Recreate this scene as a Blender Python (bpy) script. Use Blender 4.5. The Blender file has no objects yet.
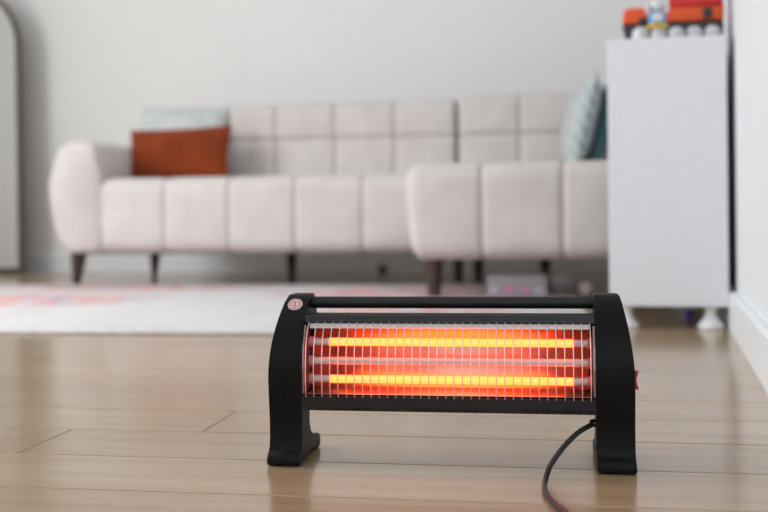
import bpy, bmesh, math, random
from mathutils import Vector, Matrix
R = math.radians
random.seed(7)
sc = bpy.context.scene
C = sc.collection

# ------------------------------------------------------------------ camera
cam_d = bpy.data.cameras.new('camera')
cam = bpy.data.objects.new('camera', cam_d); C.objects.link(cam)
cam_d.sensor_width = 36.0
cam_d.lens = 1067.0 * 36.0 / 768.0
cam_d.shift_y = -(256 - 218) / 768.0
cam_d.clip_start = 0.02
cam.location = (0, 0, 0.28)
cam.rotation_euler = (Matrix.Rotation(R(90), 3, 'X') @ Matrix.Rotation(-0.010, 3, 'Z')).to_euler()
cam_d.dof.use_dof = True
cam_d.dof.focus_distance = 1.19
cam_d.dof.aperture_fstop = 3.9
sc.camera = cam

# ------------------------------------------------------------------ world, daylight, exposure
w = bpy.data.worlds.new('daylight_sky'); sc.world = w
w.use_nodes = True
bg = w.node_tree.nodes['Background']
bg.inputs[0].default_value = (0.80, 0.90, 1.0, 1); bg.inputs[1].default_value = 1.0

def area(name, loc, rot, sx, sy, power, col):
    d = bpy.data.lights.new(name, 'AREA'); d.shape = 'RECTANGLE'; d.size = sx; d.size_y = sy
    d.energy = power; d.color = col
    o = bpy.data.objects.new(name, d); C.objects.link(o); o.location = loc; o.rotation_euler = rot
    return o
area('window_daylight_side', (-3.10, 2.25, 1.40), (R(90), 0, R(-90)), 2.8, 1.9, 125, (0.975, 0.99, 1.0))
area('window_daylight_rear', (0.10, -2.08, 1.45), (R(90), 0, 0), 3.6, 2.0, 34, (0.88, 0.94, 1.0))
sc.view_settings.view_transform = 'Standard'
sc.view_settings.look = 'None'
sc.view_settings.gamma = 1.0
sc.view_settings.use_curve_mapping = False
sc.view_settings.exposure = -0.34

# ------------------------------------------------------------------ materials
M = {}
def mat(name, col, rough=0.5, metal=0.0, spec=0.5, **kw):
    m = bpy.data.materials.new(name); m.use_nodes = True
    nt = m.node_tree; b = nt.nodes['Principled BSDF']
    b.inputs['Base Color'].default_value = (*col, 1)
    b.inputs['Roughness'].default_value = rough
    b.inputs['Metallic'].default_value = metal
    b.inputs['Specular IOR Level'].default_value = spec
    for k, v in kw.items():
        b.inputs[k.replace('_', ' ')].default_value = v
    M[name] = m
    return m, nt, b
def node(nt, t, **kw):
    n = nt.nodes.new(t)
    for k, v in kw.items(): setattr(n, k, v)
    return n
def ramp(nt, stops):
    n = nt.nodes.new('ShaderNodeValToRGB'); cr = n.color_ramp
    while len(cr.elements) < len(stops): cr.elements.new(0.5)
    for e, (p, c) in zip(cr.elements, stops):
        e.position = p; e.color = (*c, 1) if len(c) == 3 else c
    return n
def noise(nt, scale, detail=3, rough=0.5, vec=None):
    n = nt.nodes.new('ShaderNodeTexNoise'); n.inputs['Scale'].default_value = scale
    n.inputs['Detail'].default_value = detail; n.inputs['Roughness'].default_value = rough
    if vec is not None: nt.links.new(vec, n.inputs['Vector'])
    return n
def coords(nt, scale=(1, 1, 1), loc=(0, 0, 0)):
    t = nt.nodes.new('ShaderNodeTexCoord'); m = nt.nodes.new('ShaderNodeMapping')
    m.inputs['Scale'].default_value = scale; m.inputs['Location'].default_value = loc
    nt.links.new(t.outputs['Object'], m.inputs['Vector'])
    return m.outputs['Vector']
def bump(nt, b, h, strength=0.2, dist=0.002):
    n = nt.nodes.new('ShaderNodeBump'); n.inputs['Strength'].default_value = strength; n.inputs['Distance'].default_value = dist
    nt.links.new(h, n.inputs['Height']); nt.links.new(n.outputs['Normal'], b.inputs['Normal'])
def mix(nt, fac, a, bb, mode='MIX'):
    n = nt.nodes.new('ShaderNodeMix'); n.data_type = 'RGBA'; n.blend_type = mode
    for sock, v in ((n.inputs[0], fac), (n.inputs[6], a), (n.inputs[7], bb)):
        if isinstance(v, (int, float)): sock.default_value = v
        elif isinstance(v, tuple): sock.default_value = (*v, 1)
        else: nt.links.new(v, sock)
    return n.outputs[2]
def mth(nt, op, a, b=None, clamp=False):
    n = nt.nodes.new('ShaderNodeMath'); n.operation = op; n.use_clamp = clamp
    for i, v in enumerate((a, b)):
        if v is None: continue
        if isinstance(v, (int, float)): n.inputs[i].default_value = v
        else: nt.links.new(v, n.inputs[i])
    return n.outputs[0]

# painted plaster
def plaster(name, col):
    m, nt, b = mat(name, col, 0.75, spec=0.25)
    v = coords(nt)
    n = noise(nt, 1.3, 2, vec=v)
    r = ramp(nt, [(0.3, tuple(c * 0.975 for c in col)), (0.7, col)])
    nt.links.new(n.outputs['Fac'], r.inputs[0]); nt.links.new(r.outputs[0], b.inputs['Base Color'])
    f = noise(nt, 260, 2, vec=v); bump(nt, b, f.outputs['Fac'], 0.12, 0.001)
plaster('wall_paint', (0.875, 0.872, 0.858))
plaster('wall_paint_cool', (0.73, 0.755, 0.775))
plaster('ceiling_paint', (0.85, 0.85, 0.84))
m, nt, b = mat('white_trim', (0.84, 0.845, 0.845), 0.4)
n = noise(nt, 12, 2, vec=coords(nt)); r = ramp(nt, [(0.3, (0.79, 0.815, 0.84)), (0.7, (0.82, 0.845, 0.87))])
nt.links.new(n.outputs['Fac'], r.inputs[0]); nt.links.new(r.outputs[0], b.inputs['Base Color'])
# wood planks
m, nt, b = mat('oak_plank', (0.5, 0.38, 0.27), 0.34, spec=0.5, Coat_Weight=0.25, Coat_Roughness=0.2)
oi = node(nt, 'ShaderNodeObjectInfo')
tc = node(nt, 'ShaderNodeTexCoord')
off = node(nt, 'ShaderNodeVectorMath', operation='SCALE'); off.inputs[0].default_value = (37, 11, 5)
nt.links.new(oi.outputs['Random'], off.inputs['Scale'])
add = node(nt, 'ShaderNodeVectorMath', operation='ADD')
nt.links.new(tc.outputs['Object'], add.inputs[0]); nt.links.new(off.outputs[0], add.inputs[1])
mp = node(nt, 'ShaderNodeMapping'); mp.inputs['Scale'].default_value = (1.1, 16, 1)
nt.links.new(add.outputs[0], mp.inputs['Vector'])
g1 = noise(nt, 2.2, 5, 0.6, mp.outputs[0])
mp2 = node(nt, 'ShaderNodeMapping'); mp2.inputs['Scale'].default_value = (3, 120, 1)
nt.links.new(add.outputs[0], mp2.inputs['Vector'])
g2 = noise(nt, 2.0, 3, 0.6, mp2.outputs[0])
r1 = ramp(nt, [(0.26, (0.355, 0.234, 0.138)), (0.50, (0.418, 0.288, 0.174)), (0.76, (0.470, 0.338, 0.216))])
nt.links.new(g1.outputs['Fac'], r1.inputs[0])
r2 = ramp(nt, [(0.35, (0.91, 0.90, 0.89)), (0.6, (1, 1, 1))])
nt.links.new(g2.outputs['Fac'], r2.inputs[0])
c1 = mix(nt, 0.55, r1.outputs[0], r2.outputs[0], 'MULTIPLY')
r3 = ramp(nt, [(0.0, (0.90, 0.875, 0.86)), (0.5, (0.98, 0.98, 0.97)), (1.0, (1.05, 1.06, 1.07))])
nt.links.new(oi.outputs['Random'], r3.inputs[0])
nt.links.new(mix(nt, 1.0, c1, r3.outputs[0], 'MULTIPLY'), b.inputs['Base Color'])
rr = ramp(nt, [(0.3, (0.22,) * 3), (0.7, (0.155,) * 3)])
nt.links.new(g1.outputs['Fac'], rr.inputs[0]); nt.links.new(rr.outputs[0], b.inputs['Roughness'])
bump(nt, b, g2.outputs['Fac'], 0.05, 0.0006)
mat('floor_underlay', (0.22, 0.14, 0.09), 0.8)
# upholstery
def fabric(name, col, scale=420, var=0.06, sheen=0.35, rough=0.9):
    m, nt, b = mat(name, col, rough, spec=0.2, Sheen_Weight=sheen, Sheen_Roughness=0.5)
    v = coords(nt)
    n = noise(nt, 9, 4, vec=v)
    r = ramp(nt, [(0.3, tuple(c * (1 - var) for c in col)), (0.7, tuple(min(1, c * (1 + var)) for c in col))])
    nt.links.new(n.outputs['Fac'], r.inputs[0]); nt.links.new(r.outputs[0], b.inputs['Base Color'])
    f = noise(nt, scale, 2, vec=v); bump(nt, b, f.outputs['Fac'], 0.25, 0.001)
fabric('sofa_fabric', (0.640, 0.595, 0.575))
fabric('rust_velvet', (0.225, 0.037, 0.008), var=0.18, sheen=0.1)
fabric('teal_fabric', (0.018, 0.075, 0.095), var=0.2)
def pattern_fabric(name, scale, stops):
    m, nt, b = mat(name, (0.6, 0.65, 0.65), 0.85, spec=0.2)
    v = coords(nt, (1, 1, 1))
    def wave(direction, sc_):
        wv = node(nt, 'ShaderNodeTexWave', wave_type='BANDS', bands_direction=direction)
        wv.inputs['Scale'].default_value = sc_; nt.links.new(v, wv.inputs['Vector']); return wv.outputs['Fac']
    a_ = wave('X', scale); c_ = wave('Y', scale); d_ = wave('DIAGONAL', scale * 0.8)
    s_ = mth(nt, 'MULTIPLY', a_, c_); s2 = mth(nt, 'ADD', s_, mth(nt, 'MULTIPLY', d_, 0.35))
    r = ramp(nt, [(0.12, stops[0]), (0.30, stops[1]), (0.52, (0.66, 0.67, 0.655)), (0.85, stops[2])])
    nt.links.new(s2, r.inputs[0]); nt.links.new(r.outputs[0], b.inputs['Base Color'])
pattern_fabric('blue_pattern_fabric', 17, ((0.40, 0.47, 0.48), (0.54, 0.59, 0.60), (0.62, 0.61, 0.58)))
pattern_fabric('blue_tan_pattern_fabric', 13, ((0.33, 0.45, 0.48), (0.55, 0.62, 0.63), (0.50, 0.42, 0.34)))
def wood(name, col, rough=0.4):
    m, nt, b = mat(name, col, rough)
    n = noise(nt, 14, 3, vec=coords(nt, (6, 6, 1)))
    r = ramp(nt, [(0.3, tuple(c * 0.7 for c in col)), (0.7, tuple(c * 1.2 for c in col))])
    nt.links.new(n.outputs['Fac'], r.inputs[0]); nt.links.new(r.outputs[0], b.inputs['Base Color'])
wood('dark_walnut', (0.060, 0.035, 0.028))
wood('mirror_frame_wood', (0.075, 0.055, 0.045))
mat('mirror_silver', (0.88, 0.90, 0.91), 0.03, 1.0)
# heater
def plastic(name, col, rough=0.4, bs=900, st=0.08, var=0.03):
    m, nt, b = mat(name, col, rough)
    v = coords(nt); n = noise(nt, 30, 3, vec=v)
    r = ramp(nt, [(0.3, tuple(c * (1 - var) for c in col)), (0.7, tuple(min(1, c * (1 + var)) for c in col))])
    nt.links.new(n.outputs['Fac'], r.inputs[0]); nt.links.new(r.outputs[0], b.inputs['Base Color'])
    f = noise(nt, bs, 1, vec=v); bump(nt, b, f.outputs['Fac'], st, 0.0004)
plastic('black_plastic', (0.0035, 0.0035, 0.0038), 0.5)
M['black_plastic'].node_tree.nodes['Principled BSDF'].inputs['Specular IOR Level'].default_value = 0.18
plastic('black_bakelite', (0.006, 0.006, 0.007), 0.55)
plastic('black_enamel', (0.007, 0.0065, 0.007), 0.5)
plastic('cable_rubber', (0.018, 0.018, 0.022), 0.38)
mat('vent_shadow', (0.002, 0.002, 0.002), 0.9)
m, nt, b = mat('reflector_steel', (0.70, 0.58, 0.50), 0.30, 1.0)
mat('matt_aluminium', (0.80, 0.80, 0.78), 0.55)
mat('end_plate_steel', (0.30, 0.27, 0.26), 0.4, 1.0)
mat('grille_wire_steel', (0.72, 0.72, 0.78), 0.35, 0.75)
mat('frosted_quartz', (0.66, 0.62, 0.60), 0.35)
mat('ceramic', (0.55, 0.30, 0.25), 0.6)
def glow(name, col, strength):
    m, nt, b = mat(name, (0.9, 0.5, 0.2), 0.4)
    n = noise(nt, 60, 2, vec=coords(nt, (1, 0.2, 0.2)))
    r = ramp(nt, [(0.3, tuple(c * 0.9 for c in col)), (0.7, col)])
    nt.links.new(n.outputs['Fac'], r.inputs[0]); nt.links.new(r.outputs[0], b.inputs['Emission Color'])
    b.inputs['Emission Strength'].default_value = strength
glow('hot_quartz', (1.0, 0.055, 0.0066), 14)
mat('switch_red', (0.55, 0.008, 0.012), 0.3)
mat('badge_white', (0.72, 0.66, 0.66), 0.4)
mat('badge_red', (0.62, 0.03, 0.05), 0.4)
mat('badge_teal', (0.15, 0.38, 0.38), 0.4)
mat('screw_black', (0.006, 0.006, 0.007), 0.3)
# cabinet and toys
plastic('white_melamine', (0.79, 0.81, 0.86), 0.42, 300, 0.03, 0.008)
plastic('white_foot_plastic', (0.85, 0.86, 0.87), 0.4)
plastic('toy_orange', (0.78, 0.088, 0.008), 0.4)
plastic('toy_red', (0.60, 0.012, 0.016), 0.35)
plastic('toy_charcoal', (0.030, 0.034, 0.040), 0.5)
plastic('toy_grey', (0.17, 0.175, 0.19), 0.5)
plastic('toy_white', (0.70, 0.71, 0.74), 0.4)
plastic('toy_blue', (0.06, 0.30, 0.58), 0.4)
plastic('toy_yellow', (0.70, 0.46, 0.04), 0.4)
plastic('toy_violet', (0.13, 0.07, 0.75), 0.4)
plastic('toy_pink', (0.85, 0.05, 0.30), 0.5)
plastic('toy_lilac', (0.55, 0.50, 0.66), 0.5)
plastic('toy_beige', (0.62, 0.50, 0.44), 0.6)
plastic('toy_darkgreen', (0.03, 0.04, 0.02), 0.5)
def clear(name, tint, fac):
    m = bpy.data.materials.new(name); m.use_nodes = True; nt = m.node_tree
    out = nt.nodes['Material Output']; b = nt.nodes['Principled BSDF']
    b.inputs['Base Color'].default_value = (*tint, 1); b.inputs['Roughness'].default_value = 0.2
    t = node(nt, 'ShaderNodeBsdfTransparent'); mx = node(nt, 'ShaderNodeMixShader'); mx.inputs[0].default_value = fac
    nt.links.new(t.outputs[0], mx.inputs[1]); nt.links.new(b.outputs[0], mx.inputs[2]); nt.links.new(mx.outputs[0], out.inputs[0])
    M[name] = m
clear('clear_plastic', (0.80, 0.78, 0.84), 0.2)
clear('window_glass', (0.8, 0.9, 0.95), 0.12)
# rug
m, nt, b = mat('rug_pile', (0.7, 0.66, 0.65), 0.95, spec=0.1, Sheen_Weight=0.2)
v = coords(nt)
sep = node(nt, 'ShaderNodeSeparateXYZ'); nt.links.new(v, sep.inputs[0])
def blob(cx, cy, rx, ry):
    mpn = node(nt, 'ShaderNodeMapping'); mpn.vector_type = 'POINT'
    mpn.inputs['Scale'].default_value = (1 / rx, 1 / ry, 0); mpn.inputs['Location'].default_value = (-cx / rx, -cy / ry, 0)
    nt.links.new(v, mpn.inputs['Vector'])
    l = node(nt, 'ShaderNodeVectorMath', operation='LENGTH'); nt.links.new(mpn.outputs[0], l.inputs[0])
    return mth(nt, 'SUBTRACT', 1.25, l.outputs['Value'], True)
# medallions of the faded pattern, in the rug's own metres (origin at its front corner by the cabinet)
m1 = blob(-1.86, 1.0, 0.38, 0.27); m2 = blob(-0.38, 1.30, 0.62, 0.40); m3 = blob(-0.52, 0.60, 0.30, 0.16); m4 = blob(-1.75, 1.62, 0.55, 0.16)
ms = mth(nt, 'MAXIMUM', mth(nt, 'MAXIMUM', m1, m2), mth(nt, 'MAXIMUM', m3, m4))
n1 = noise(nt, 7, 4, 0.65, v); n2 = noise(nt, 13, 3, 0.6, coords(nt, (1, 1, 1), (3.1, 1.7, 0))); n3 = noise(nt, 5, 5, 0.7, coords(nt, (1, 1, 1), (9, 4, 0)))
hue = ramp(nt, [(0.30, (0.30, 0.20, 0.38)), (0.42, (0.42, 0.36, 0.52)), (0.47, (0.78, 0.24, 0.26)), (0.56, (0.82, 0.26, 0.24)), (0.60, (0.85, 0.45, 0.28)), (0.70, (0.85, 0.55, 0.42))])
nt.links.new(n1.outputs['Fac'], hue.inputs[0])
k = ramp(nt, [(0.40, (0, 0, 0)), (0.56, (1, 1, 1))]); nt.links.new(n2.outputs['Fac'], k.inputs[0])
msk = mth(nt, 'MULTIPLY', mth(nt, 'MULTIPLY', mth(nt, 'MULTIPLY', ms, 2.2, True), k.outputs[0]), 0.95)
base = ramp(nt, [(0.35, (0.67, 0.635, 0.64)), (0.55, (0.74, 0.725, 0.73)), (0.70, (0.74, 0.685, 0.685))])
nt.links.new(n3.outputs['Fac'], base.inputs[0])
wv = node(nt, 'ShaderNodeTexWave', wave_type='BANDS', bands_direction='DIAGONAL'); wv.inputs['Scale'].default_value = 9; wv.inputs['Distortion'].default_value = 5
nt.links.new(v, wv.inputs['Vector'])
lines = ramp(nt, [(0.0, (0.90, 0.86, 0.87)), (0.25, (1, 1, 1))]); nt.links.new(wv.outputs['Fac'], lines.inputs[0])
cream = mix(nt, 0.7, base.outputs[0], lines.outputs[0], 'MULTIPLY')
nt.links.new(mix(nt, msk, cream, hue.outputs[0]), b.inputs['Base Color'])
pf = noise(nt, 350, 2, vec=v); bump(nt, b, pf.outputs['Fac'], 0.5, 0.003)

# ------------------------------------------------------------------ mesh helpers
def tag(o, label=None, cat=None, group=None, kind=None):
    if label: o['label'] = label
    if cat: o['category'] = cat
    if group: o['group'] = group
    if kind: o['kind'] = kind
    return o
def empty(name, loc=(0, 0, 0), rz=0.0):
    o = bpy.data.objects.new(name, None); C.objects.link(o); o.location = loc; o.rotation_euler = (0, 0, rz)
    o.empty_display_size = 0.05
    return o
def obj(name, bm, m, parent=None, smooth=True, loc=None, rot=None, angle=40):
    bmesh.ops.recalc_face_normals(bm, faces=bm.faces)
    me = bpy.data.meshes.new(name)
    if smooth:
        for f in bm.faces: f.smooth = True
        for e in bm.edges:
            if len(e.link_faces) == 2 and e.calc_face_angle(0) > R(angle): e.smooth = False
    bm.to_mesh(me); bm.free()
    me.materials.append(M[m])
    o = bpy.data.objects.new(name, me); C.objects.link(o)
    if parent: o.parent = parent
    if loc: o.location = loc
    if rot: o.rotation_euler = rot
    return o
def link(name, me, parent=None, loc=(0, 0, 0), rot=(0, 0, 0)):
    o = bpy.data.objects.new(name, me); C.objects.link(o); o.parent = parent; o.location = loc; o.rotation_euler = rot
    return o
def box(x0, x1, y0, y1, z0, z1, bev=0.0, seg=2, bm=None):
    b_ = bmesh.new()
    bmesh.ops.create_cube(b_, size=1)
    for v_ in b_.verts:
        v_.co = Vector(((x0 + x1) / 2 + v_.co.x * (x1 - x0), (y0 + y1) / 2 + v_.co.y * (y1 - y0), (z0 + z1) / 2 + v_.co.z * (z1 - z0)))
    if bev: bmesh.ops.bevel(b_, geom=list(b_.edges), offset=bev, segments=seg, affect='EDGES', profile=0.5)
    if bm is None: return b_
    return merge(bm, b_)
def merge(bm, other):
    me = bpy.data.meshes.new('tmp'); other.to_mesh(me); other.free(); bm.from_mesh(me); bpy.data.meshes.remove(me)
    return bm
def extrude_outline(pts, a0, a1, axis='x', bev=0.0, seg=2, shape=None):
    """closed outline; axis x: pts are (y,z) drawn out from x=a0 to x=a1; axis y: pts are (x,z)."""
    bm = bmesh.new()
    f = lambda p, a: Vector((a, p[0], p[1])) if axis == 'x' else Vector((p[0], a, p[1]))
    A = [bm.verts.new(f(p, a0)) for p in pts]; B = [bm.verts.new(f(p, a1)) for p in pts]
    n = len(pts)
    fa = bm.faces.new(A); fb = bm.faces.new(B[::-1])
    for i in range(n): bm.faces.new((A[i], B[i], B[(i + 1) % n], A[(i + 1) % n]))
    if shape:
        for v_ in bm.verts: shape(v_)
    if bev:
        es = list(set(list(fa.edges) + list(fb.edges)))
        bmesh.ops.bevel(bm, geom=es, offset=bev, segments=seg, affect='EDGES', profile=0.5)
    bmesh.ops.triangulate(bm, faces=[f_ for f_ in bm.faces if len(f_.verts) > 6])
    return bm
def lathe(prof, seg=24, bm=None):
    bm = bm or bmesh.new(); rings = []
    for r_, z in prof:
        if r_ < 1e-6: rings.append([bm.verts.new((0, 0, z))])
        else: rings.append([bm.verts.new((r_ * math.cos(2 * math.pi * i / seg), r_ * math.sin(2 * math.pi * i / seg), z)) for i in range(seg)])
    for a_, b_ in zip(rings, rings[1:]):
        for i in range(seg):
            j = (i + 1) % seg
            if len(a_) == 1 and len(b_) > 1: bm.faces.new((a_[0], b_[i], b_[j]))
            elif len(b_) == 1 and len(a_) > 1: bm.faces.new((a_[i], a_[j], b_[0]))
            elif len(a_) > 1: bm.faces.new((a_[i], a_[j], b_[j], b_[i]))
    for rg in (rings[0], rings[-1]):
        if len(rg) > 1: bm.faces.new(rg)
    return bm
def catmull(P, n=8):
    P = [Vector(p) for p in P]; out = []
    Q = [P[0] * 2 - P[1]] + P + [P[-1] * 2 - P[-2]]
    for i in range(1, len(Q) - 2):
        for k_ in range(n):
            t = k_ / n; p0, p1, p2, p3 = Q[i - 1:i + 3]
            out.append(0.5 * ((2 * p1) + (p2 - p0) * t + (2 * p0 - 5 * p1 + 4 * p2 - p3) * t * t + (3 * p1 - p0 - 3 * p2 + p3) * t ** 3))
    out.append(P[-1]); return out
def tube(path, rad, seg=10, bm=None):
    bm = bm or bmesh.new(); path = [Vector(p) for p in path]; rings = []
    up = Vector((0, 0, 1)); n = len(path)
    for i, p in enumerate(path):
        d = (path[min(i + 1, n - 1)] - path[max(i - 1, 0)]).normalized()
        if i == 0:
            ref = up if abs(d.z) < 0.9 else Vector((1, 0, 0)); sd = d.cross(ref).normalized()
        else:
            sd = (sd - d * sd.dot(d)).normalized()
        u = sd.cross(d); r_ = rad(i / (n - 1)) if callable(rad) else rad
        rings.append([bm.verts.new(p + (sd * math.cos(2 * math.pi * k_ / seg) + u * math.sin(2 * math.pi * k_ / seg)) * r_) for k_ in range(seg)])
    for a_, b_ in zip(rings, rings[1:]):
        for i in range(seg):
            j = (i + 1) % seg; bm.faces.new((a_[i], a_[j], b_[j], b_[i]))
    bm.faces.new(rings[0]); bm.faces.new(rings[-1])
    return bm
def soft_box(x0, x1, y0, y1, z0, z1, rx, ry, rz, puff=(0, 0, 0), n=12, deform=None, seam=0.0042, low_seam=False):
    """upholstered block: rounded along its length (radii ry, rz), drawn in by `seam` where it meets its neighbours in x
    (over the width rx; a pair gives each side its own), and bulging a little on its faces."""
    bm = bmesh.new()
    bmesh.ops.create_cube(bm, size=2)
    bmesh.ops.subdivide_edges(bm, edges=list(bm.edges), cuts=n, use_grid_fill=True)
    hx, hy, hz = (x1 - x0) / 2, (y1 - y0) / 2, (z1 - z0) / 2
    c = Vector(((x0 + x1) / 2, (y0 + y1) / 2, (z0 + z1) / 2))
    rxs = rx if isinstance(rx, tuple) else (rx, rx); sms = seam if isinstance(seam, tuple) else (seam, seam)
    for v_ in bm.verts:
        q = [math.copysign(abs(t) ** 0.6, t) for t in v_.co]           # more rows towards the edges
        px, py, pz = q[0] * hx, q[1] * hy, q[2] * hz
        r1, r2 = min(ry, hy), min(rz, hz)
        iy = max(-(hy - r1), min(hy - r1, py)); iz = max(-(hz - r2), min(hz - r2, pz))
        dy, dz = (py - iy) / r1, (pz - iz) / r2
        if low_seam and pz < 0: dz = 0; iz = pz
        L = math.hypot(dy, dz); m_ = max(abs(dy), abs(dz))
        if L > 1e-6: dy, dz = dy * m_ / L, dz * m_ / L
        o_ = [px, iy + dy * r1, iz + dz * r2]
        nx = [px / hx, o_[1] / hy, o_[2] / hz]
        for k_ in (1, 2):
            a_, b_ = [(1 - nx[j_] ** 2) for j_ in range(3) if j_ != k_]
            if k_ == 2 and low_seam and nx[2] < 0: continue
            o_[k_] += puff[k_] * max(0, a_) ** 0.45 * max(0, b_) ** 0.45 * nx[k_]
        sd = 0 if px < 0 else 1
        t = max(0.0, (abs(px) - (hx - rxs[sd])) / rxs[sd])
        ins = sms[sd] * (1 - math.sqrt(max(0, 1 - t * t)))
        for k_, h_ in ((1, hy), (2, hz)):
            if k_ == 2 and low_seam and nx[2] < 0: continue
            o_[k_] -= ins * max(-1, min(1, nx[k_] * 1.0))
        if low_seam:
            t2 = max(0.0, (-(o_[2]) - (hz - 0.012)) / 0.012); o_[1] -= 0.006 * (1 - math.sqrt(max(0, 1 - min(1, t2) ** 2))) * nx[1]
        v_.co = c + Vector(o_)
        if deform: deform(v_)
    return bm
def pillow(wd, ht, th, n=22, pinch=0.05):
    bm = bmesh.new(); G = [{}, {}]
    for s in (0, 1):
        for i in range(n + 1):
            for j in range(n + 1):
                if s == 1 and (i in (0, n) or j in (0, n)): G[1][i, j] = G[0][i, j]; continue
                u, v_ = 2 * i / n - 1, 2 * j / n - 1
                x = u * wd / 2 * (1 - pinch * (1 - v_ * v_)); z = v_ * ht / 2 * (1 - pinch * (1 - u * u))
                t = th / 2 * ((1 - abs(u) ** 2.6) * (1 - abs(v_) ** 2.6)) ** 0.55
                t *= 1 + 0.05 * math.sin(5 * u + 3 * v_ + s)
                G[s][i, j] = bm.verts.new((x, -t if s == 0 else t, z + ht / 2))
    for s in (0, 1):
        for i in range(n):
            for j in range(n):
                q = (G[s][i, j], G[s][i + 1, j], G[s][i + 1, j + 1], G[s][i, j + 1])
                bm.faces.new(q if s == 0 else q[::-1])
    return bm

# ------------------------------------------------------------------ room shell
FA = R(9.4)                                     # the boards and the back wall run at this angle
ca, sa = math.cos(FA), math.sin(FA)
uv = lambda u, v_: (u * ca + v_ * sa, -u * sa + v_ * ca)      # floor axes -> room
floor = tag(obj('floor', box(-3.4, 2.6, -2.3, 7.0, -0.06, -0.0125), 'floor_underlay', smooth=False), kind='structure')
PW, V0, PL = 0.1515, 1.048, 1.38
known = {-1: 0.62, 0: 0.52, 1: -0.651, 2: -0.470, 3: 0.46, 4: -1.05, 5: 0.66, 6: -0.30}
def plank_mesh(L, Wd):
    e = 0.0014; t = 0.012; ch = 0.0014
    x1, y1 = L / 2 - e / 2, Wd / 2 - e / 2
    V = []
    for (xx, yy, zz) in ((x1, y1, -t), (x1, y1, -ch), (x1 - ch, y1 - ch, 0)):
        V += [(-xx, -yy, zz), (xx, -yy, zz), (xx, yy, zz), (-xx, yy, zz)]
    F = [(3, 2, 1, 0), (8, 9, 10, 11)]
    for l_ in (0, 4):
        for i in range(4): j = (i + 1) % 4; F.append((l_ + i, l_ + j, l_ + 4 + j, l_ + 4 + i))
    me = bpy.data.meshes.new('plank'); me.from_pydata(V, [], F); me.materials.append(M['oak_plank']); return me
pm = plank_mesh(PL, PW)
for row in range(-19, 31):
    v_ = V0 + PW * (row + 0.5)
    o0 = known.get(row, None)
    if o0 is None: o0 = ((row * 0.47) % PL) + random.uniform(-0.1, 0.1)
    for i in range(-4, 4):
        u0 = o0 + i * PL; x, y = uv(u0 + PL / 2, v_)
        if x < -3.9 or x > 2.9 or y < -2.6 or y > 6.6: continue
        xw = 0.834 + 0.26 * (y - 2.583)
        if y > 1.4 and x - 0.75 > xw: continue                      # wholly behind the right-hand wall
        link('plank', pm, floor, (x, y, 0.0), (0, 0, -FA))

# back wall with its skirting board
def wall_obj(name, bm, m='wall_paint'): return tag(obj(name, bm, m, smooth=False), kind='structure')
wb = wall_obj('wall_back', box(-4.2, 1.6, 0, 0.12, -0.06, 2.6))
wb.location = (*uv(0, 5.55), 0); wb.rotation_euler = (0, 0, -FA)
def skirting(L, h_, t_, x0=0.0):
    return extrude_outline([(0, 0.0005), (0, h_), (-t_ * 0.55, h_), (-t_, h_ - 0.006), (-t_, 0.0005)], x0, x0 + L, 'x')
bb = tag(obj('baseboard_back', skirting(5.55, 0.095, 0.014, -4.1), 'white_trim', smooth=False), kind='structure')
bb.location = wb.location; bb.rotation_euler = wb.rotation_euler
# right wall: ends just before the frame's edge, where the room opens up
WA = R(14.6); wd_ = (math.sin(WA), math.cos(WA)); wn = (math.cos(WA), -math.sin(WA))
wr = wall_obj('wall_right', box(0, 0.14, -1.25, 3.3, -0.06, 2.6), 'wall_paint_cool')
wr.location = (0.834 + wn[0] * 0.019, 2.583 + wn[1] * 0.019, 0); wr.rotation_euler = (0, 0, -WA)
bm = extrude_outline([(0, 0.0005), (0, 0.092), (-0.012, 0.092), (-0.019, 0.087), (-0.019, 0.0005)], -1.25, 3.0, 'y')
br = tag(obj('baseboard_right', bm, 'white_trim', smooth=False), kind='structure'); br.location = wr.location; br.rotation_euler = wr.rotation_euler
wall_obj('wall_far_right', box(2.4, 2.52, -2.2, 5.4, -0.06, 2.6))
tag(obj('ceiling', box(-3.4, 2.6, -2.3, 7.0, 2.6, 2.7), 'ceiling_paint', smooth=False), kind='structure')
def wall_with_window(name, wname, a0, a1, p, thick, w0, w1, z0, z1, axis):
    bm = bmesh.new()
    for (s0, s1, t0, t1) in ((a0, w0, -0.06, 2.6), (w1, a1, -0.06, 2.6), (w0, w1, -0.06, z0), (w0, w1, z1, 2.6)):
        if axis == 'x': box(s0, s1, p, p + thick, t0, t1, bm=bm)
        else: box(p, p + thick, s0, s1, t0, t1, bm=bm)
    wall_obj(name, bm)
    bw = bmesh.new(); mid = (w0 + w1) / 2; q = p + thick / 2; e = 0.03
    panes = []
    for (s0, s1, t0, t1) in ((w0, w0 + 0.06, z0, z1), (w1 - 0.06, w1, z0, z1), (mid - 0.04, mid + 0.04, z0, z1), (w0, w1, z0, z0 + 0.06), (w0, w1, z1 - 0.06, z1)):
        if axis == 'x': box(s0, s1, q - e, q + e, t0, t1, bm=bw)
        else: box(q - e, q + e, s0, s1, t0, t1, bm=bw)
    wo = tag(obj(wname, bw, 'white_trim', smooth=False), kind='structure')
    for s0, s1 in ((w0 + 0.06, mid - 0.04), (mid + 0.04, w1 - 0.06)):
        pb = box(s0, s1, q - 0.003, q + 0.003, z0 + 0.06, z1 - 0.06) if axis == 'x' else box(q - 0.003, q + 0.003, s0, s1, z0 + 0.06, z1 - 0.06)
        obj('pane', pb, 'window_glass', wo, smooth=False)
wall_with_window('wall_left', 'window_1', -2.2, 7.0, -3.3, 0.14, 0.80, 3.70, 0.4, 2.4, 'y')
wall_with_window('wall_rear', 'window_2', -3.3, 2.5, -2.24, 0.12, -1.8, 2.0, 0.4, 2.5, 'x')

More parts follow.
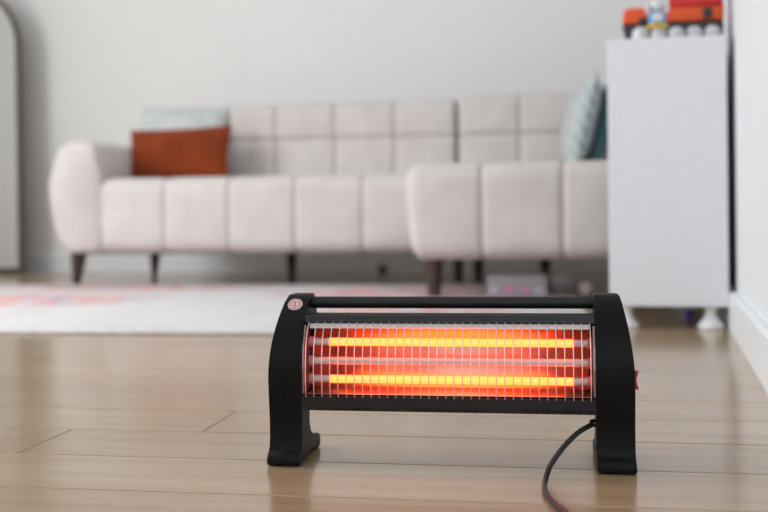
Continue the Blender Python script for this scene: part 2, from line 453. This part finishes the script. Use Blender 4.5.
# ------------------------------------------------------------------ rug
RA = R(7.0)
bm = box(-2.95, 0, 0, 1.84, 0.0006, 0.0085, 0.003, 2)
rug = obj('area_rug', bm, 'rug_pile'); rug.location = (0.505, 2.48, 0); rug.rotation_euler = (0, 0, -RA)
tag(rug, 'cream woven area rug with faded pink, orange and violet pattern in front of the sofa', 'rug')
RUGZ = 0.0086

# ------------------------------------------------------------------ sofa (local: x along its length, y to the back)
SA = R(11.65)
sofa = tag(empty('sectional_sofa', (-1.3823, 4.5186, 0), -SA), 'cream upholstered sectional sofa with tufted back, channelled seat and dark tapered legs', 'sofa')
CW = 0.2812; ZB, ZS, ZT = 0.144, 0.455, 0.812; CH = 0.633; U1 = 0.2 + 5 * CW; CW2 = 0.265; U2 = U1 + 3 * CW2
# arms
def arm_pts(mirror=False, u=0.0):
    P_ = [(0.020, ZB), (0.196, ZB), (0.198, 0.30), (0.182, 0.50), (0.172, 0.575), (0.150, 0.608), (0.110, 0.622), (0.060, 0.622), (0.014, 0.608), (-0.018, 0.575),
          (-0.038, 0.52), (-0.046, 0.45), (-0.042, 0.37), (-0.026, 0.28), (-0.004, 0.205)]
    return [(u + 0.202 - p[0], p[1]) if mirror else (u + p[0], p[1]) for p in P_]
for mir, u in ((False, 0.0), (True, U2 - 0.004)):
    if mir: pts = [(U2 + 0.006 + (0.205 - p[0]) * 0.72, p[1]) for p in arm_pts()]
    else: pts = arm_pts()
    obj('armrest', extrude_outline(pts, 0.015 if not mir else 0.02, 0.86, 'y', 0.032, 4), 'sofa_fabric', sofa, angle=60)
# seat channels
for k_ in range(5):
    u = 0.2 + CW * k_
    obj('seat_panel', soft_box(u, u + CW, 0.0, 0.66, ZB, ZS, 0.014, 0.055, 0.055, (0, 0.008, 0.006), 14), 'sofa_fabric', sofa, angle=80)
for k_ in range(3):
    u = U1 + CW2 * k_
    def lean(v_, k_=k_):
        if k_ == 0:
            t = max(0, (U1 + 0.10 - v_.co.x) / 0.10); v_.co.x += t * 0.030 * max(0, (ZS - 0.05 - v_.co.z) / 0.3) ** 1.5
    obj('chaise_panel', soft_box(u, u + CW2, -CH, 0.66, ZB - 0.004, ZS + 0.004, 0.014 if k_ else (0.05, 0.014), 0.055, 0.055, (0, 0.008, 0.006), 14, lean, 0.0055 if k_ else (0.05, 0.0055)), 'sofa_fabric', sofa, angle=80)
# back: frame and tufted panels in two rows
obj('back_frame', soft_box(0.05, U2 + 0.10, 0.72, 0.88, ZB + 0.01, ZT - 0.03, 0.04, 0.05, 0.05, (0, 0, 0), 8), 'sofa_fabric', sofa, angle=80)
ub0 = 0.7804 - 2 * CW
for k_ in range(8):
    u = ub0 + CW * k_; a0, a1 = u, min(u + CW, U2 + 0.004)
    if k_ == 0: a0 = 0.212
    g = 0.008
    if k_ == 4: a1 -= g
    if k_ == 5: a0 += g
    zt = ZT + (0.012 if k_ >= 5 else 0)
    obj('back_panel', soft_box(a0, a1, 0.60, 0.76, ZS - 0.03, 0.652, 0.014, 0.03, 0.012, (0, 0.012, 0), 12), 'sofa_fabric', sofa, angle=80)
    obj('back_panel', soft_box(a0, a1, 0.600, 0.77, 0.650, zt, 0.014, 0.04, 0.04, (0, 0.012, 0.006), 12, low_seam=True), 'sofa_fabric', sofa, angle=80)
# undercarriage
obj('base_frame', box(0.09, U2 + 0.06, 0.05, 0.84, ZB - 0.006, ZB + 0.02), 'dark_walnut', sofa, smooth=False)
# legs
def leg(u, v_, z0, lx=0.0, ly=0.0, r0=0.013, r1=0.033):
    zt = ZB + 0.004
    bm = tube([(u + lx, v_ + ly, z0), (u + lx * 0.5, v_ + ly * 0.5, (z0 + zt) / 2), (u, v_, zt)], lambda t: r0 + (r1 - r0) * t, 16)
    for vv in bm.verts:                            # level the ends so that the foot stands flat
        if vv.co.z < z0 + 0.02: vv.co.z = z0
        elif vv.co.z > zt - 0.02: vv.co.z = zt
    obj('leg', bm, 'dark_walnut', sofa)
leg(0.045, 0.10, 0.0006, -0.012, -0.004, 0.016, 0.036)
leg(0.15, 0.66, 0.0006, -0.01, 0.01, 0.012, 0.03)
leg(0.885, 0.48, 0.0006, 0, 0, 0.018, 0.025)
leg(1.69, -0.50, RUGZ, 0, 0, 0.022, 0.034)
leg(1.63, 0.56, 0.0006, 0, 0, 0.02, 0.026)
leg(1.72, 0.56, 0.0006, 0, 0, 0.02, 0.026)
leg(2.02, 0.40, 0.0006, 0, 0, 0.018, 0.026)
leg(2.36, -0.50, 0.0006, 0, 0, 0.02, 0.032)
leg(2.42, 0.74, 0.0006, 0, 0, 0.02, 0.026)

def sofa_pt(u, v_, z): return Vector((-1.3823 + u * math.cos(SA) + v_ * math.sin(SA), 4.5186 - u * math.sin(SA) + v_ * math.cos(SA), z))
# ------------------------------------------------------------------ cushions
def cushion(name, wd, ht, th, m, p, rot, label, seam=None):
    root = empty(name, p); root.rotation_euler = rot
    obj('cover', pillow(wd, ht, th), m, root, angle=80)
    if seam:
        n = 40; path = []
        for i in range(n + 1):
            t = i / n * 4; s = int(t) % 4; q = 2 * (t - int(t)) - 1
            u, v_ = ((q, -1), (1, q), (-q, 1), (-1, -q))[s]
            path.append((u * wd / 2 * (1 - 0.05 * (1 - v_ * v_)), 0, v_ * ht / 2 * (1 - 0.05 * (1 - u * u)) + ht / 2))
        obj('piping', tube(path, 0.0045, 6), seam, root)
    return tag(root, label, 'cushion', 'cushions on the sofa')
cushion('throw_pillow', 0.475, 0.245, 0.10, 'rust_velvet', sofa_pt(0.397, 0.34, ZS + 0.006), (R(-18), R(-1.5), -SA + R(2)), 'rust orange velvet lumbar cushion against the armrest of the sofa', 'rust_velvet')
cushion('throw_pillow', 0.41, 0.375, 0.10, 'blue_pattern_fabric', sofa_pt(0.330, 0.45, ZS + 0.006), (R(-22), R(2), -SA), 'pale blue patterned cushion standing behind the rust orange cushion', 'blue_pattern_fabric')
cushion('throw_pillow', 0.42, 0.395, 0.14, 'blue_tan_pattern_fabric', sofa_pt(2.125, 0.33, ZS + 0.010), (R(-14), 0, -SA + R(-83)), 'blue and tan patterned square cushion leaning on a dark teal cushion', 'blue_tan_pattern_fabric')
cushion('throw_pillow', 0.42, 0.395, 0.08, 'teal_fabric', sofa_pt(2.214, 0.36, ZS + 0.010), (R(-14), 0, -SA + R(-83)), 'dark teal cushion tucked between the patterned cushion and the white cabinet', 'teal_fabric')

# ------------------------------------------------------------------ leaning arched mirror
mir = tag(empty('arched_mirror', (-2.27, 5.77, 0.0), -FA), 'tall arched standing mirror with thin dark wooden frame leaning on the wall', 'mirror')
mir.rotation_euler = (R(-1.5), R(-1.1), -FA)
def arch(wd, zs, n=20, z0=0.0):
    r_ = wd / 2; return [(-r_, z0), (r_, z0)] + [(r_ * math.cos(math.pi * i / n), zs + r_ * math.sin(math.pi * i / n)) for i in range(n + 1)]
W_, ZA = 0.70, 1.22
bm = bmesh.new(); o_, i_ = arch(W_, ZA, z0=0.004), arch(W_ - 0.046, ZA, z0=0.028)
vs = [[bm.verts.new((x, y, z)) for (x, z) in L_] for L_, y in ((o_, 0), (o_, -0.028), (i_, -0.028), (i_, 0))]
n = len(o_)
for a_ in range(4):
    for j in range(n): bm.faces.new((vs[a_][j], vs[a_][(j + 1) % n], vs[(a_ + 1) % 4][(j + 1) % n], vs[(a_ + 1) % 4][j]))
obj('frame', bm, 'mirror_frame_wood', mir, angle=50)
obj('glass', extrude_outline(arch(W_ - 0.044, ZA, z0=0.027), -0.016, -0.010, 'y'), 'mirror_silver', mir, smooth=False)
obj('back_board', extrude_outline(arch(W_ - 0.032, ZA, z0=0.020), -0.009, -0.002, 'y'), 'dark_walnut', mir, smooth=False)

# ------------------------------------------------------------------ white cabinet, seen end on
KA = R(12.5)
cab = tag(empty('storage_cabinet', (0.5575, 2.6463, 0), -KA), 'tall white storage unit on bell shaped white feet standing end on by the wall', 'cabinet')
CWD, CL, Z0, Z1, T = 0.283, 0.74, 0.056, 0.7165, 0.018
obj('end_panel', box(0, CWD, 0, T, Z0, Z1, 0.0012), 'white_melamine', cab, smooth=False)
obj('end_panel', box(0, CWD, CL - T, CL, Z0, Z1, 0.0012), 'white_melamine', cab, smooth=False)
obj('top_panel', box(0, CWD, T + 0.0003, CL - T - 0.0003, Z1 - T, Z1, 0.0012), 'white_melamine', cab, smooth=False)
obj('bottom_panel', box(0, CWD, T + 0.0003, CL - T - 0.0003, Z0, Z0 + T, 0.0012), 'white_melamine', cab, smooth=False)
obj('back_panel', box(CWD - 0.008, CWD - 0.001, T, CL - T, Z0 + T, Z1 - T), 'white_melamine', cab, smooth=False)
obj('divider', box(0.003, CWD - 0.009, CL / 2 - 0.009, CL / 2 + 0.009, Z0 + T, Z1 - T, 0.001), 'white_melamine', cab, smooth=False)
for a_, b_ in ((T, CL / 2 - 0.009), (CL / 2 + 0.009, CL - T)):
    obj('shelf', box(0.003, CWD - 0.009, a_, b_, 0.37, 0.388, 0.001), 'white_melamine', cab, smooth=False)
fp = [(0.0, Z0 - 0.0002), (0.017, Z0 - 0.0002), (0.015, 0.046), (0.013, 0.038), (0.016, 0.028), (0.024, 0.018), (0.031, 0.009), (0.032, 0.003), (0.030, 0.0006), (0.0, 0.0006)]
foot = None
for x, y in ((0.040, 0.036), (CWD - 0.040, 0.036), (0.040, CL - 0.036), (CWD - 0.040, CL - 0.036)):
    if foot is None: foot = obj('foot', lathe(fp[::-1], 24), 'white_foot_plastic', cab, loc=(x, y, 0))
    else: link('foot', foot.data, cab, (x, y, 0))
for x in (0.052, CWD - 0.045):
    obj('screw_cap', lathe([(0.005, 0), (0.005, 0.0008), (0.0, 0.001)], 12), 'white_foot_plastic', cab, loc=(x, -0.0001, Z1 - 0.012), rot=(R(90), 0, 0))
kc, ks = math.cos(KA), math.sin(KA)
def cab_pt(x, y, z): return Vector((0.5575 + x * kc + y * ks, 2.6463 - x * ks + y * kc, z))
ZC = Z1 + 0.0003
# toy hauler on the cabinet top
tk = tag(empty('toy_truck', cab_pt(0.172, 0.168, ZC), -KA), 'orange and red toy truck with charcoal chassis on the cabinet top', 'toy')
bm = extrude_outline([(-0.118, 0.040), (-0.112, 0.0), (-0.094, 0.0), (-0.088, 0.034), (0.092, 0.034), (0.096, 0.0), (0.108, 0.0), (0.110, 0.040), (0.110, 0.056), (-0.126, 0.056)], -0.045, 0.045, 'y', 0.003)
obj('chassis', bm, 'toy_charcoal', tk)
obj('tray', box(-0.086, 0.09, -0.05, 0.04, 0.020, 0.036, 0.004), 'toy_grey', tk)
bm = extrude_outline([(-0.126, 0.058), (0.110, 0.058), (0.112, 0.094), (-0.114, 0.098), (-0.124, 0.088)], -0.048, 0.048, 'y', 0.005, 3)
obj('body', bm, 'toy_orange', tk)
obj('side_window', box(-0.088, -0.066, -0.0505, -0.047, 0.056, 0.072, 0.001), 'toy_charcoal', tk)
obj('side_window', box(0.062, 0.084, -0.0505, -0.047, 0.062, 0.090, 0.001), 'toy_charcoal', tk)
bm = extrude_outline([(-0.020, 0.097), (0.110, 0.097), (0.110, 0.150), (0.02, 0.150), (-0.014, 0.125)], -0.046, 0.046, 'y', 0.005, 3)
obj('cargo_box', bm, 'toy_red', tk)
whl = None
for x in (-0.06, -0.02, 0.03, 0.07):
    if whl is None: whl = obj('wheel', lathe([(0, -0.008), (0.012, -0.008), (0.0165, -0.006), (0.0165, 0.006), (0.012, 0.008), (0, 0.008)], 20), 'toy_charcoal', tk, loc=(x, 0.025, 0.0168), rot=(R(90), 0, 0))
    else: link('wheel', whl.data, tk, (x, 0.025, 0.0168), (R(90), 0, 0))
tk.scale = (1.06, 1.0, 1.0)
# row of white balls along the front edge
bl = None
where = ['largest and farthest from the wall', 'second in the row, under the toy figure', 'in the middle of the row of five', 'fourth in the row, beside the wall end one', 'nearest the wall']
for i in range(5):
    r_ = 0.0215 if i == 0 else 0.0195
    bm = bmesh.new(); bmesh.ops.create_uvsphere(bm, u_segments=24, v_segments=14, radius=r_)
    for v_ in bm.verts: v_.co.z *= 0.96
    bmesh.ops.translate(bm, verts=bm.verts, vec=(0, 0, r_ * 0.96))
    o = obj('toy_ball', bm, 'toy_white'); o.location = cab_pt(0.083 + 0.0435 * i, 0.080, ZC)
    tag(o, 'white ball on the cabinet top, ' + where[i], 'ball', 'white balls along the cabinet top')
# small figure in front of the truck, between two balls
fg = tag(empty('toy_figure', cab_pt(0.122, 0.017, ZC), -KA), 'small blue and white toy figure on a yellow base in front of the orange truck', 'toy')
obj('stand', lathe([(0.014, 0), (0.014, 0.003), (0.004, 0.006), (0.004, 0.026), (0, 0.026)], 16), 'toy_white', fg)
obj('yellow_base', lathe([(0, 0.026), (0.026, 0.026), (0.027, 0.031), (0.024, 0.034), (0, 0.034)], 24), 'toy_yellow', fg)
obj('torso', lathe([(0, 0.034), (0.019, 0.034), (0.023, 0.045), (0.021, 0.058), (0.013, 0.066), (0, 0.068)], 20), 'toy_blue', fg)
obj('apron', soft_box(-0.011, 0.013, -0.026, -0.014, 0.038, 0.060, 0.005, 0.005, 0.005, n=4), 'toy_white', fg)
for s in (-1, 1):
    obj('arm', tube(catmull([(s * 0.014, 0, 0.062), (s * 0.024, -0.006, 0.070), (s * 0.021, -0.012, 0.082)], 4), 0.0055, 8), 'toy_white', fg)
obj('head', lathe([(0, 0.066), (0.012, 0.069), (0.018, 0.080), (0.016, 0.092), (0.008, 0.100), (0, 0.102)], 20), 'toy_white', fg)
obj('cap', lathe([(0, 0.0985), (0.016, 0.0985), (0.012, 0.106), (0, 0.110)], 18), 'toy_yellow', fg)

# ------------------------------------------------------------------ small things on the floor behind
bm = bmesh.new(); bmesh.ops.create_uvsphere(bm, u_segments=20, v_segments=12, radius=0.011)
o = obj('toy_ball', bm, 'toy_violet'); o.location = (0.826, 2.90, 0.0116)
tag(o, 'tiny violet ball on the floor under the white cabinet', 'ball')
tb = tag(empty('plastic_toy_box', (0.455, 3.66, RUGZ), R(-9)), 'low clear plastic box of pink and lilac toys under the chaise seat', 'box')
bx_ = bmesh.new()
box(-0.10, 0.10, -0.06, 0.06, 0.0, 0.003, bm=bx_)
for q in ((-0.10, 0.10, -0.06, -0.0575), (-0.10, 0.10, 0.0575, 0.06), (-0.10, -0.0975, -0.0575, 0.0575), (0.0975, 0.10, -0.0575, 0.0575)): box(*q, 0.003, 0.068, bm=bx_)
obj('tub', bx_, 'clear_plastic', tb, smooth=False)
obj('lid', box(-0.104, 0.104, -0.064, 0.064, 0.0685, 0.074, 0.002), 'clear_plastic', tb, smooth=False)
def lump(name, m, p, r_, sq=(1, 1, 1)):
    bm = bmesh.new(); bmesh.ops.create_icosphere(bm, subdivisions=3, radius=r_)
    for v_ in bm.verts:
        k_ = 1 + 0.12 * math.sin(v_.co.x * 190 + p[0] * 50) * math.cos(v_.co.z * 170 + v_.co.y * 120)
        v_.co = Vector((v_.co.x * sq[0] * k_, v_.co.y * sq[1] * k_, v_.co.z * sq[2] * k_))
    o = obj(name, bm, m); o.location = p; return o
for i, (dx, dy, m_, r_, cl) in enumerate(((-0.07, -0.025, 'toy_lilac', 0.022, 'lilac lump of modelling dough at the end of the clear box'), (-0.026, -0.02, 'toy_pink', 0.022, 'larger hot pink lump of modelling dough in the clear box'),
        (0.030, -0.02, 'toy_pink', 0.019, 'smaller hot pink lump of modelling dough in the clear box'), (0.075, -0.015, 'toy_white', 0.018, 'white lump of modelling dough in the clear box'))):
    p = Vector((0.455, 3.66, 0)) + Matrix.Rotation(R(-9), 3, 'Z') @ Vector((dx, dy, 0))
    tag(lump('toy_dough', m_, (p.x, p.y, RUGZ + 0.004 + r_ * 0.72), r_, (1, 1, 0.68)), cl, 'toy', 'dough lumps in the clear box')
# crumpled clear bag and a beige soft toy next to the box
o = lump('plastic_bag', 'clear_plastic', (0.535 + 0.075, 3.69, RUGZ + 0.040), 0.042, (0.9, 0.9, 0.86))
tag(o, 'crumpled clear plastic bag between the toy box and the beige toy', 'bag')
o = lump('soft_toy', 'toy_beige', (0.695, 3.66, 0.0315), 0.030, (0.9, 1, 0.95)); tag(o, 'small round beige soft toy on the floor under the chaise seat', 'toy')
o = obj('toy_block', box(-0.022, 0.022, -0.015, 0.015, 0.0006, 0.035, 0.004), 'toy_darkgreen'); o.location = (-0.01, 5.50, 0); o.rotation_euler = (0, 0, 0.3)
tag(o, 'small dark toy block on the floor beneath the sofa near the back wall', 'toy')

# ------------------------------------------------------------------ quartz heater (local: x along its length, y to the back)
HA = R(8.4)
ht = tag(empty('quartz_heater', (0.068, 1.1845, 0.0006), -HA), 'black quartz tube heater with two glowing bars behind a wire grille on the floor', 'heater')
side = catmull([(0.000, 0.010), (0.005, 0.022), (0.0065, 0.045), (0.003, 0.075), (0.0005, 0.105), (0.004, 0.130), (0.014, 0.152), (0.028, 0.170), (0.046, 0.1868)], 4)
side = [(p.x, p.y) for p in side]
prof = [(0.022, 0.0), (-0.003, 0.0), (-0.0085, 0.003), (-0.009, 0.009), (-0.006, 0.014), (-0.001, 0.0165)] + side[2:] + [(0.052, 0.190), (0.080, 0.190), (0.090, 0.183), (0.094, 0.165), (0.094, 0.120), (0.086, 0.090), (0.060, 0.072),
        (0.044, 0.058), (0.042, 0.042), (0.050, 0.028), (0.068, 0.018), (0.090, 0.014), (0.100, 0.017), (0.106, 0.013), (0.107, 0.004), (0.102, 0.0), (0.088, 0.0), (0.066, 0.006), (0.046, 0.010), (0.032, 0.006)]
def end_piece(sgn, xin, xout, name):
    def taper(v_):
        if abs(v_.co.x - xout) < 1e-6:
            v_.co.x -= sgn * 0.0125 * max(0, (v_.co.z - 0.095) / 0.095) ** 1.8
            v_.co.x += sgn * 0.001 * max(0, (0.012 - v_.co.z) / 0.012)
    return obj(name, extrude_outline(prof, xin, xout, 'x', 0.0022, 2, taper), 'black_plastic', ht, angle=35)
XL0, XL1, XR0, XR1 = -0.2040, -0.166, 0.163, 0.2045
lp = end_piece(-1, XL1, XL0, 'side_leg'); rp = end_piece(1, XR0, XR1, 'side_leg')
# housing: a trough open to the front
sec = [(0.0035, 0.062), (0.050, 0.062), (0.080, 0.078), (0.089, 0.105), (0.086, 0.145), (0.060, 0.168), (0.0245, 0.168), (0.0225, 0.160), (0.055, 0.1585), (0.075, 0.140), (0.080, 0.110), (0.073, 0.090), (0.047, 0.079), (0.002, 0.0785)]
obj('housing', extrude_outline(sec, XL1 + 0.0003, XR0 - 0.0003, 'x'), 'black_enamel', ht, angle=30)
# slots along the lower edge
bm = bmesh.new()
for a_, b_ in ((-0.148, -0.085), (-0.045, 0.040), (0.080, 0.158)):
    x = a_
    while x < b_:
        q = box(x, x + 0.0034, -0.0002, 0.0012, -0.0011, 0.0011)
        bmesh.ops.transform(q, matrix=Matrix.Translation((0, 0.0026, 0.0650)), verts=q.verts)
        merge(bm, q); x += 0.0058
vs_ = tag(obj('vent_slots', bm, 'vent_shadow', ht, smooth=False), kind='stuff')
# reflector sheet with a rolled front lip at the top
rc = [(0.0262, 0.1578), (0.028, 0.1578), (0.030, 0.1578), (0.040, 0.1560), (0.0465, 0.1460), (0.0485, 0.1300), (0.0490, 0.1150), (0.0485, 0.1010), (0.0470, 0.0860), (0.0400, 0.0812), (0.0060, 0.0800)]
rcs = [Vector((0, *p)) for p in rc]
rcs = rcs[:3] + catmull(rcs[3:], 5)
bm = bmesh.new(); A = [bm.verts.new((XL1 + 0.006, p.y, p.z)) for p in rcs]; B = [bm.verts.new((XR0 - 0.006, p.y, p.z)) for p in rcs]
for i in range(len(A) - 1): bm.faces.new((A[i], A[i + 1], B[i + 1], B[i]))
rf = obj('reflector', bm, 'reflector_steel', ht, angle=45)
sm = rf.modifiers.new('thickness', 'SOLIDIFY'); sm.thickness = 0.0005
obj('reflector_lip', extrude_outline([(0.0236, 0.1532), (0.0244, 0.1532), (0.0262, 0.1586), (0.0254, 0.1586)], XL1 + 0.006, XR0 - 0.006, 'x'), 'matt_aluminium', ht, smooth=False)
epl = [(0.020, 0.1575), (0.053, 0.156), (0.072, 0.138), (0.0765, 0.112), (0.070, 0.092), (0.046, 0.0815), (0.006, 0.0805), (0.004, 0.110), (0.008, 0.135)]
obj('end_plate', extrude_outline(epl, XL1 + 0.0005, XL1 + 0.0025, 'x'), 'end_plate_steel', ht, smooth=False)
obj('end_plate', extrude_outline(epl, XR0 - 0.0025, XR0 - 0.0005, 'x'), 'end_plate_steel', ht, smooth=False)
# three quartz tubes, the outer two lit
TY = 0.034
for z, lit in ((0.1365, True), (0.1145, False), (0.0935, True)):
    x0, x1 = XL1 + 0.003, XR0 - 0.003
    g0, g1 = x0 + 0.024, x1 - 0.020
    qt = empty('quartz_tube', (0, TY, z)); qt.parent = ht
    T_ = lambda a_, b_, r_, seg=14: tube([(a_, 0, 0), (b_, 0, 0)], r_, seg)
    if lit:
        obj('glowing_bar', T_(g0, g1, 0.0046), 'hot_quartz', qt)
        obj('cold_end', T_(x0 + 0.005, g0 - 0.0002, 0.0044), 'frosted_quartz', qt)
        obj('cold_end', T_(g1 + 0.0002, x1 - 0.005, 0.0044), 'frosted_quartz', qt)
    else:
        obj('unlit_bar', T_(x0 + 0.005, x1 - 0.005, 0.0044), 'frosted_quartz', qt)
    obj('ceramic_cap', T_(x0, x0 + 0.0048, 0.0062), 'ceramic', qt); obj('ceramic_cap', T_(x1 - 0.0048, x1, 0.0062), 'ceramic', qt)
# wire grille
wp = catmull([(0, 0.0240, 0.1610), (0, 0.0130, 0.1520), (0, 0.0035, 0.1350), (0, -0.0008, 0.1100), (0, 0.0000, 0.0920), (0, 0.0022, 0.0775)], 3)
bm = tube(wp, 0.00056, 6); first = None
NW = 35
for i in range(NW):
    x = XL1 + 0.0055 + (XR0 - XL1 - 0.011) * i / (NW - 1)
    if first is None: first = obj('grille_wire', bm, 'grille_wire_steel', ht, loc=(x, 0, 0))
    else: link('grille_wire', first.data, ht, (x, 0, 0))
# carrying handle
obj('handle', tube([(XL1 - 0.004, 0.068, 0.1795), (XR0 + 0.004, 0.068, 0.1795)], 0.0070, 20), 'black_bakelite', ht)
# round badge on the sloping shoulder of one leg
bd = obj('badge', lathe([(0, 0), (0.0088, 0), (0.0086, 0.0005), (0, 0.0005)], 32), 'badge_white', ht)
bd.location = (-0.1803, 0.0376, 0.17930); bd.rotation_euler = (R(43), 0, 0)
bd['label'] = 'round white badge with a red ring and emblem'
def flat(name, bm, m, z=0.0006): return obj(name, bm, m, bd, smooth=False, loc=(0, 0, z))
def ringmesh(r0, r1, a0=0, a1=360, c=(0, 0), n=32):
    bm = bmesh.new(); P_ = []
    for i in range(n + 1):
        t = R(a0 + (a1 - a0) * i / n); P_.append([bm.verts.new((c[0] + r_ * math.cos(t), c[1] + r_ * math.sin(t), 0)) for r_ in (r0, r1)])
    for a_, b_ in zip(P_, P_[1:]): bm.faces.new((a_[0], a_[1], b_[1], b_[0]))
    return bm
flat('badge_ring', ringmesh(0.0066, 0.0076), 'badge_red')
bm = ringmesh(0.0026, 0.0036, 60, 300, (-0.0018, 0.0004), 18); merge(bm, ringmesh(0.0026, 0.0036, -120, 120, (0.0018, 0.0004), 18)); flat('badge_emblem', bm, 'badge_red')
flat('badge_stem', box(-0.0005, 0.0005, -0.0062, 0.0050, 0, 0.0001), 'badge_red')
flat('badge_dot', box(-0.0016, -0.0006, -0.0008, 0.0016, 0, 0.0001), 'badge_teal')
# rocker switch on the outer face of the other leg
sw = obj('switch', box(0, 0.0012, -0.0065, 0.0065, -0.0125, 0.0125, 0.0004), 'screw_black', ht, smooth=False, loc=(XR1 - 0.0002, 0.020, 0.0985))
bm = extrude_outline([(0.001, -0.0098), (0.0052, -0.0098), (0.0022, 0.0005), (0.0050, 0.0100), (0.001, 0.0100)], -0.005, 0.005, 'y', 0.0003, 1)
rk = obj('rocker', bm, 'switch_red', sw, smooth=False); rk['label'] = 'red rocker of the switch'
# screws
for x, y, z, rot in ((XR1 - 0.0115, 0.058, 0.178, (0, R(80), 0)), (XR0 + 0.0002, 0.012, 0.026, (0, R(-90), 0)), (XL0 + 0.0115, 0.058, 0.178, (0, R(-80), 0))):
    obj('screw', lathe([(0, 0), (0.0034, 0), (0.0032, 0.0016), (0.0018, 0.0026), (0, 0.0028)], 12), 'screw_black', ht, loc=(x, y, z), rot=rot)
# mains cable (fixed to the heater, so a part of it); path in heater space
hm = Matrix.Translation(ht.location) @ Matrix.Rotation(-HA, 4, 'Z'); inv = hm.inverted()
pts = [(0.2350, 1.192, 0.0490), (0.2240, 1.180, 0.0475), (0.2080, 1.166, 0.0420), (0.1890, 1.147, 0.0300), (0.1730, 1.128, 0.0160), (0.1650, 1.108, 0.0060), (0.1605, 1.085, 0.0040), (0.1590, 1.055, 0.0037),
       (0.1640, 1.010, 0.0037), (0.185, 0.94, 0.0037), (0.26, 0.82, 0.0037), (0.42, 0.70, 0.0037), (0.64, 0.62, 0.0037), (0.82, 0.60, 0.0037)]
obj('power_cable', tube([inv @ p for p in catmull(pts, 7)], 0.0029, 10), 'cable_rubber', ht)
pl = obj('plug', lathe([(0, 0), (0.006, 0), (0.009, 0.012), (0.017, 0.022), (0.017, 0.045), (0, 0.045)], 20), 'cable_rubber', ht, loc=inv @ Vector((0.815, 0.60, 0.0172)), rot=(0, R(90), HA))
obj('grommet', lathe([(0, 0), (0.0048, 0), (0.0044, 0.004), (0.0034, 0.007), (0, 0.007)], 14), 'screw_black', ht, loc=(XR0 + 0.0003, 0.026, 0.0490), rot=(0, R(-90), 0))
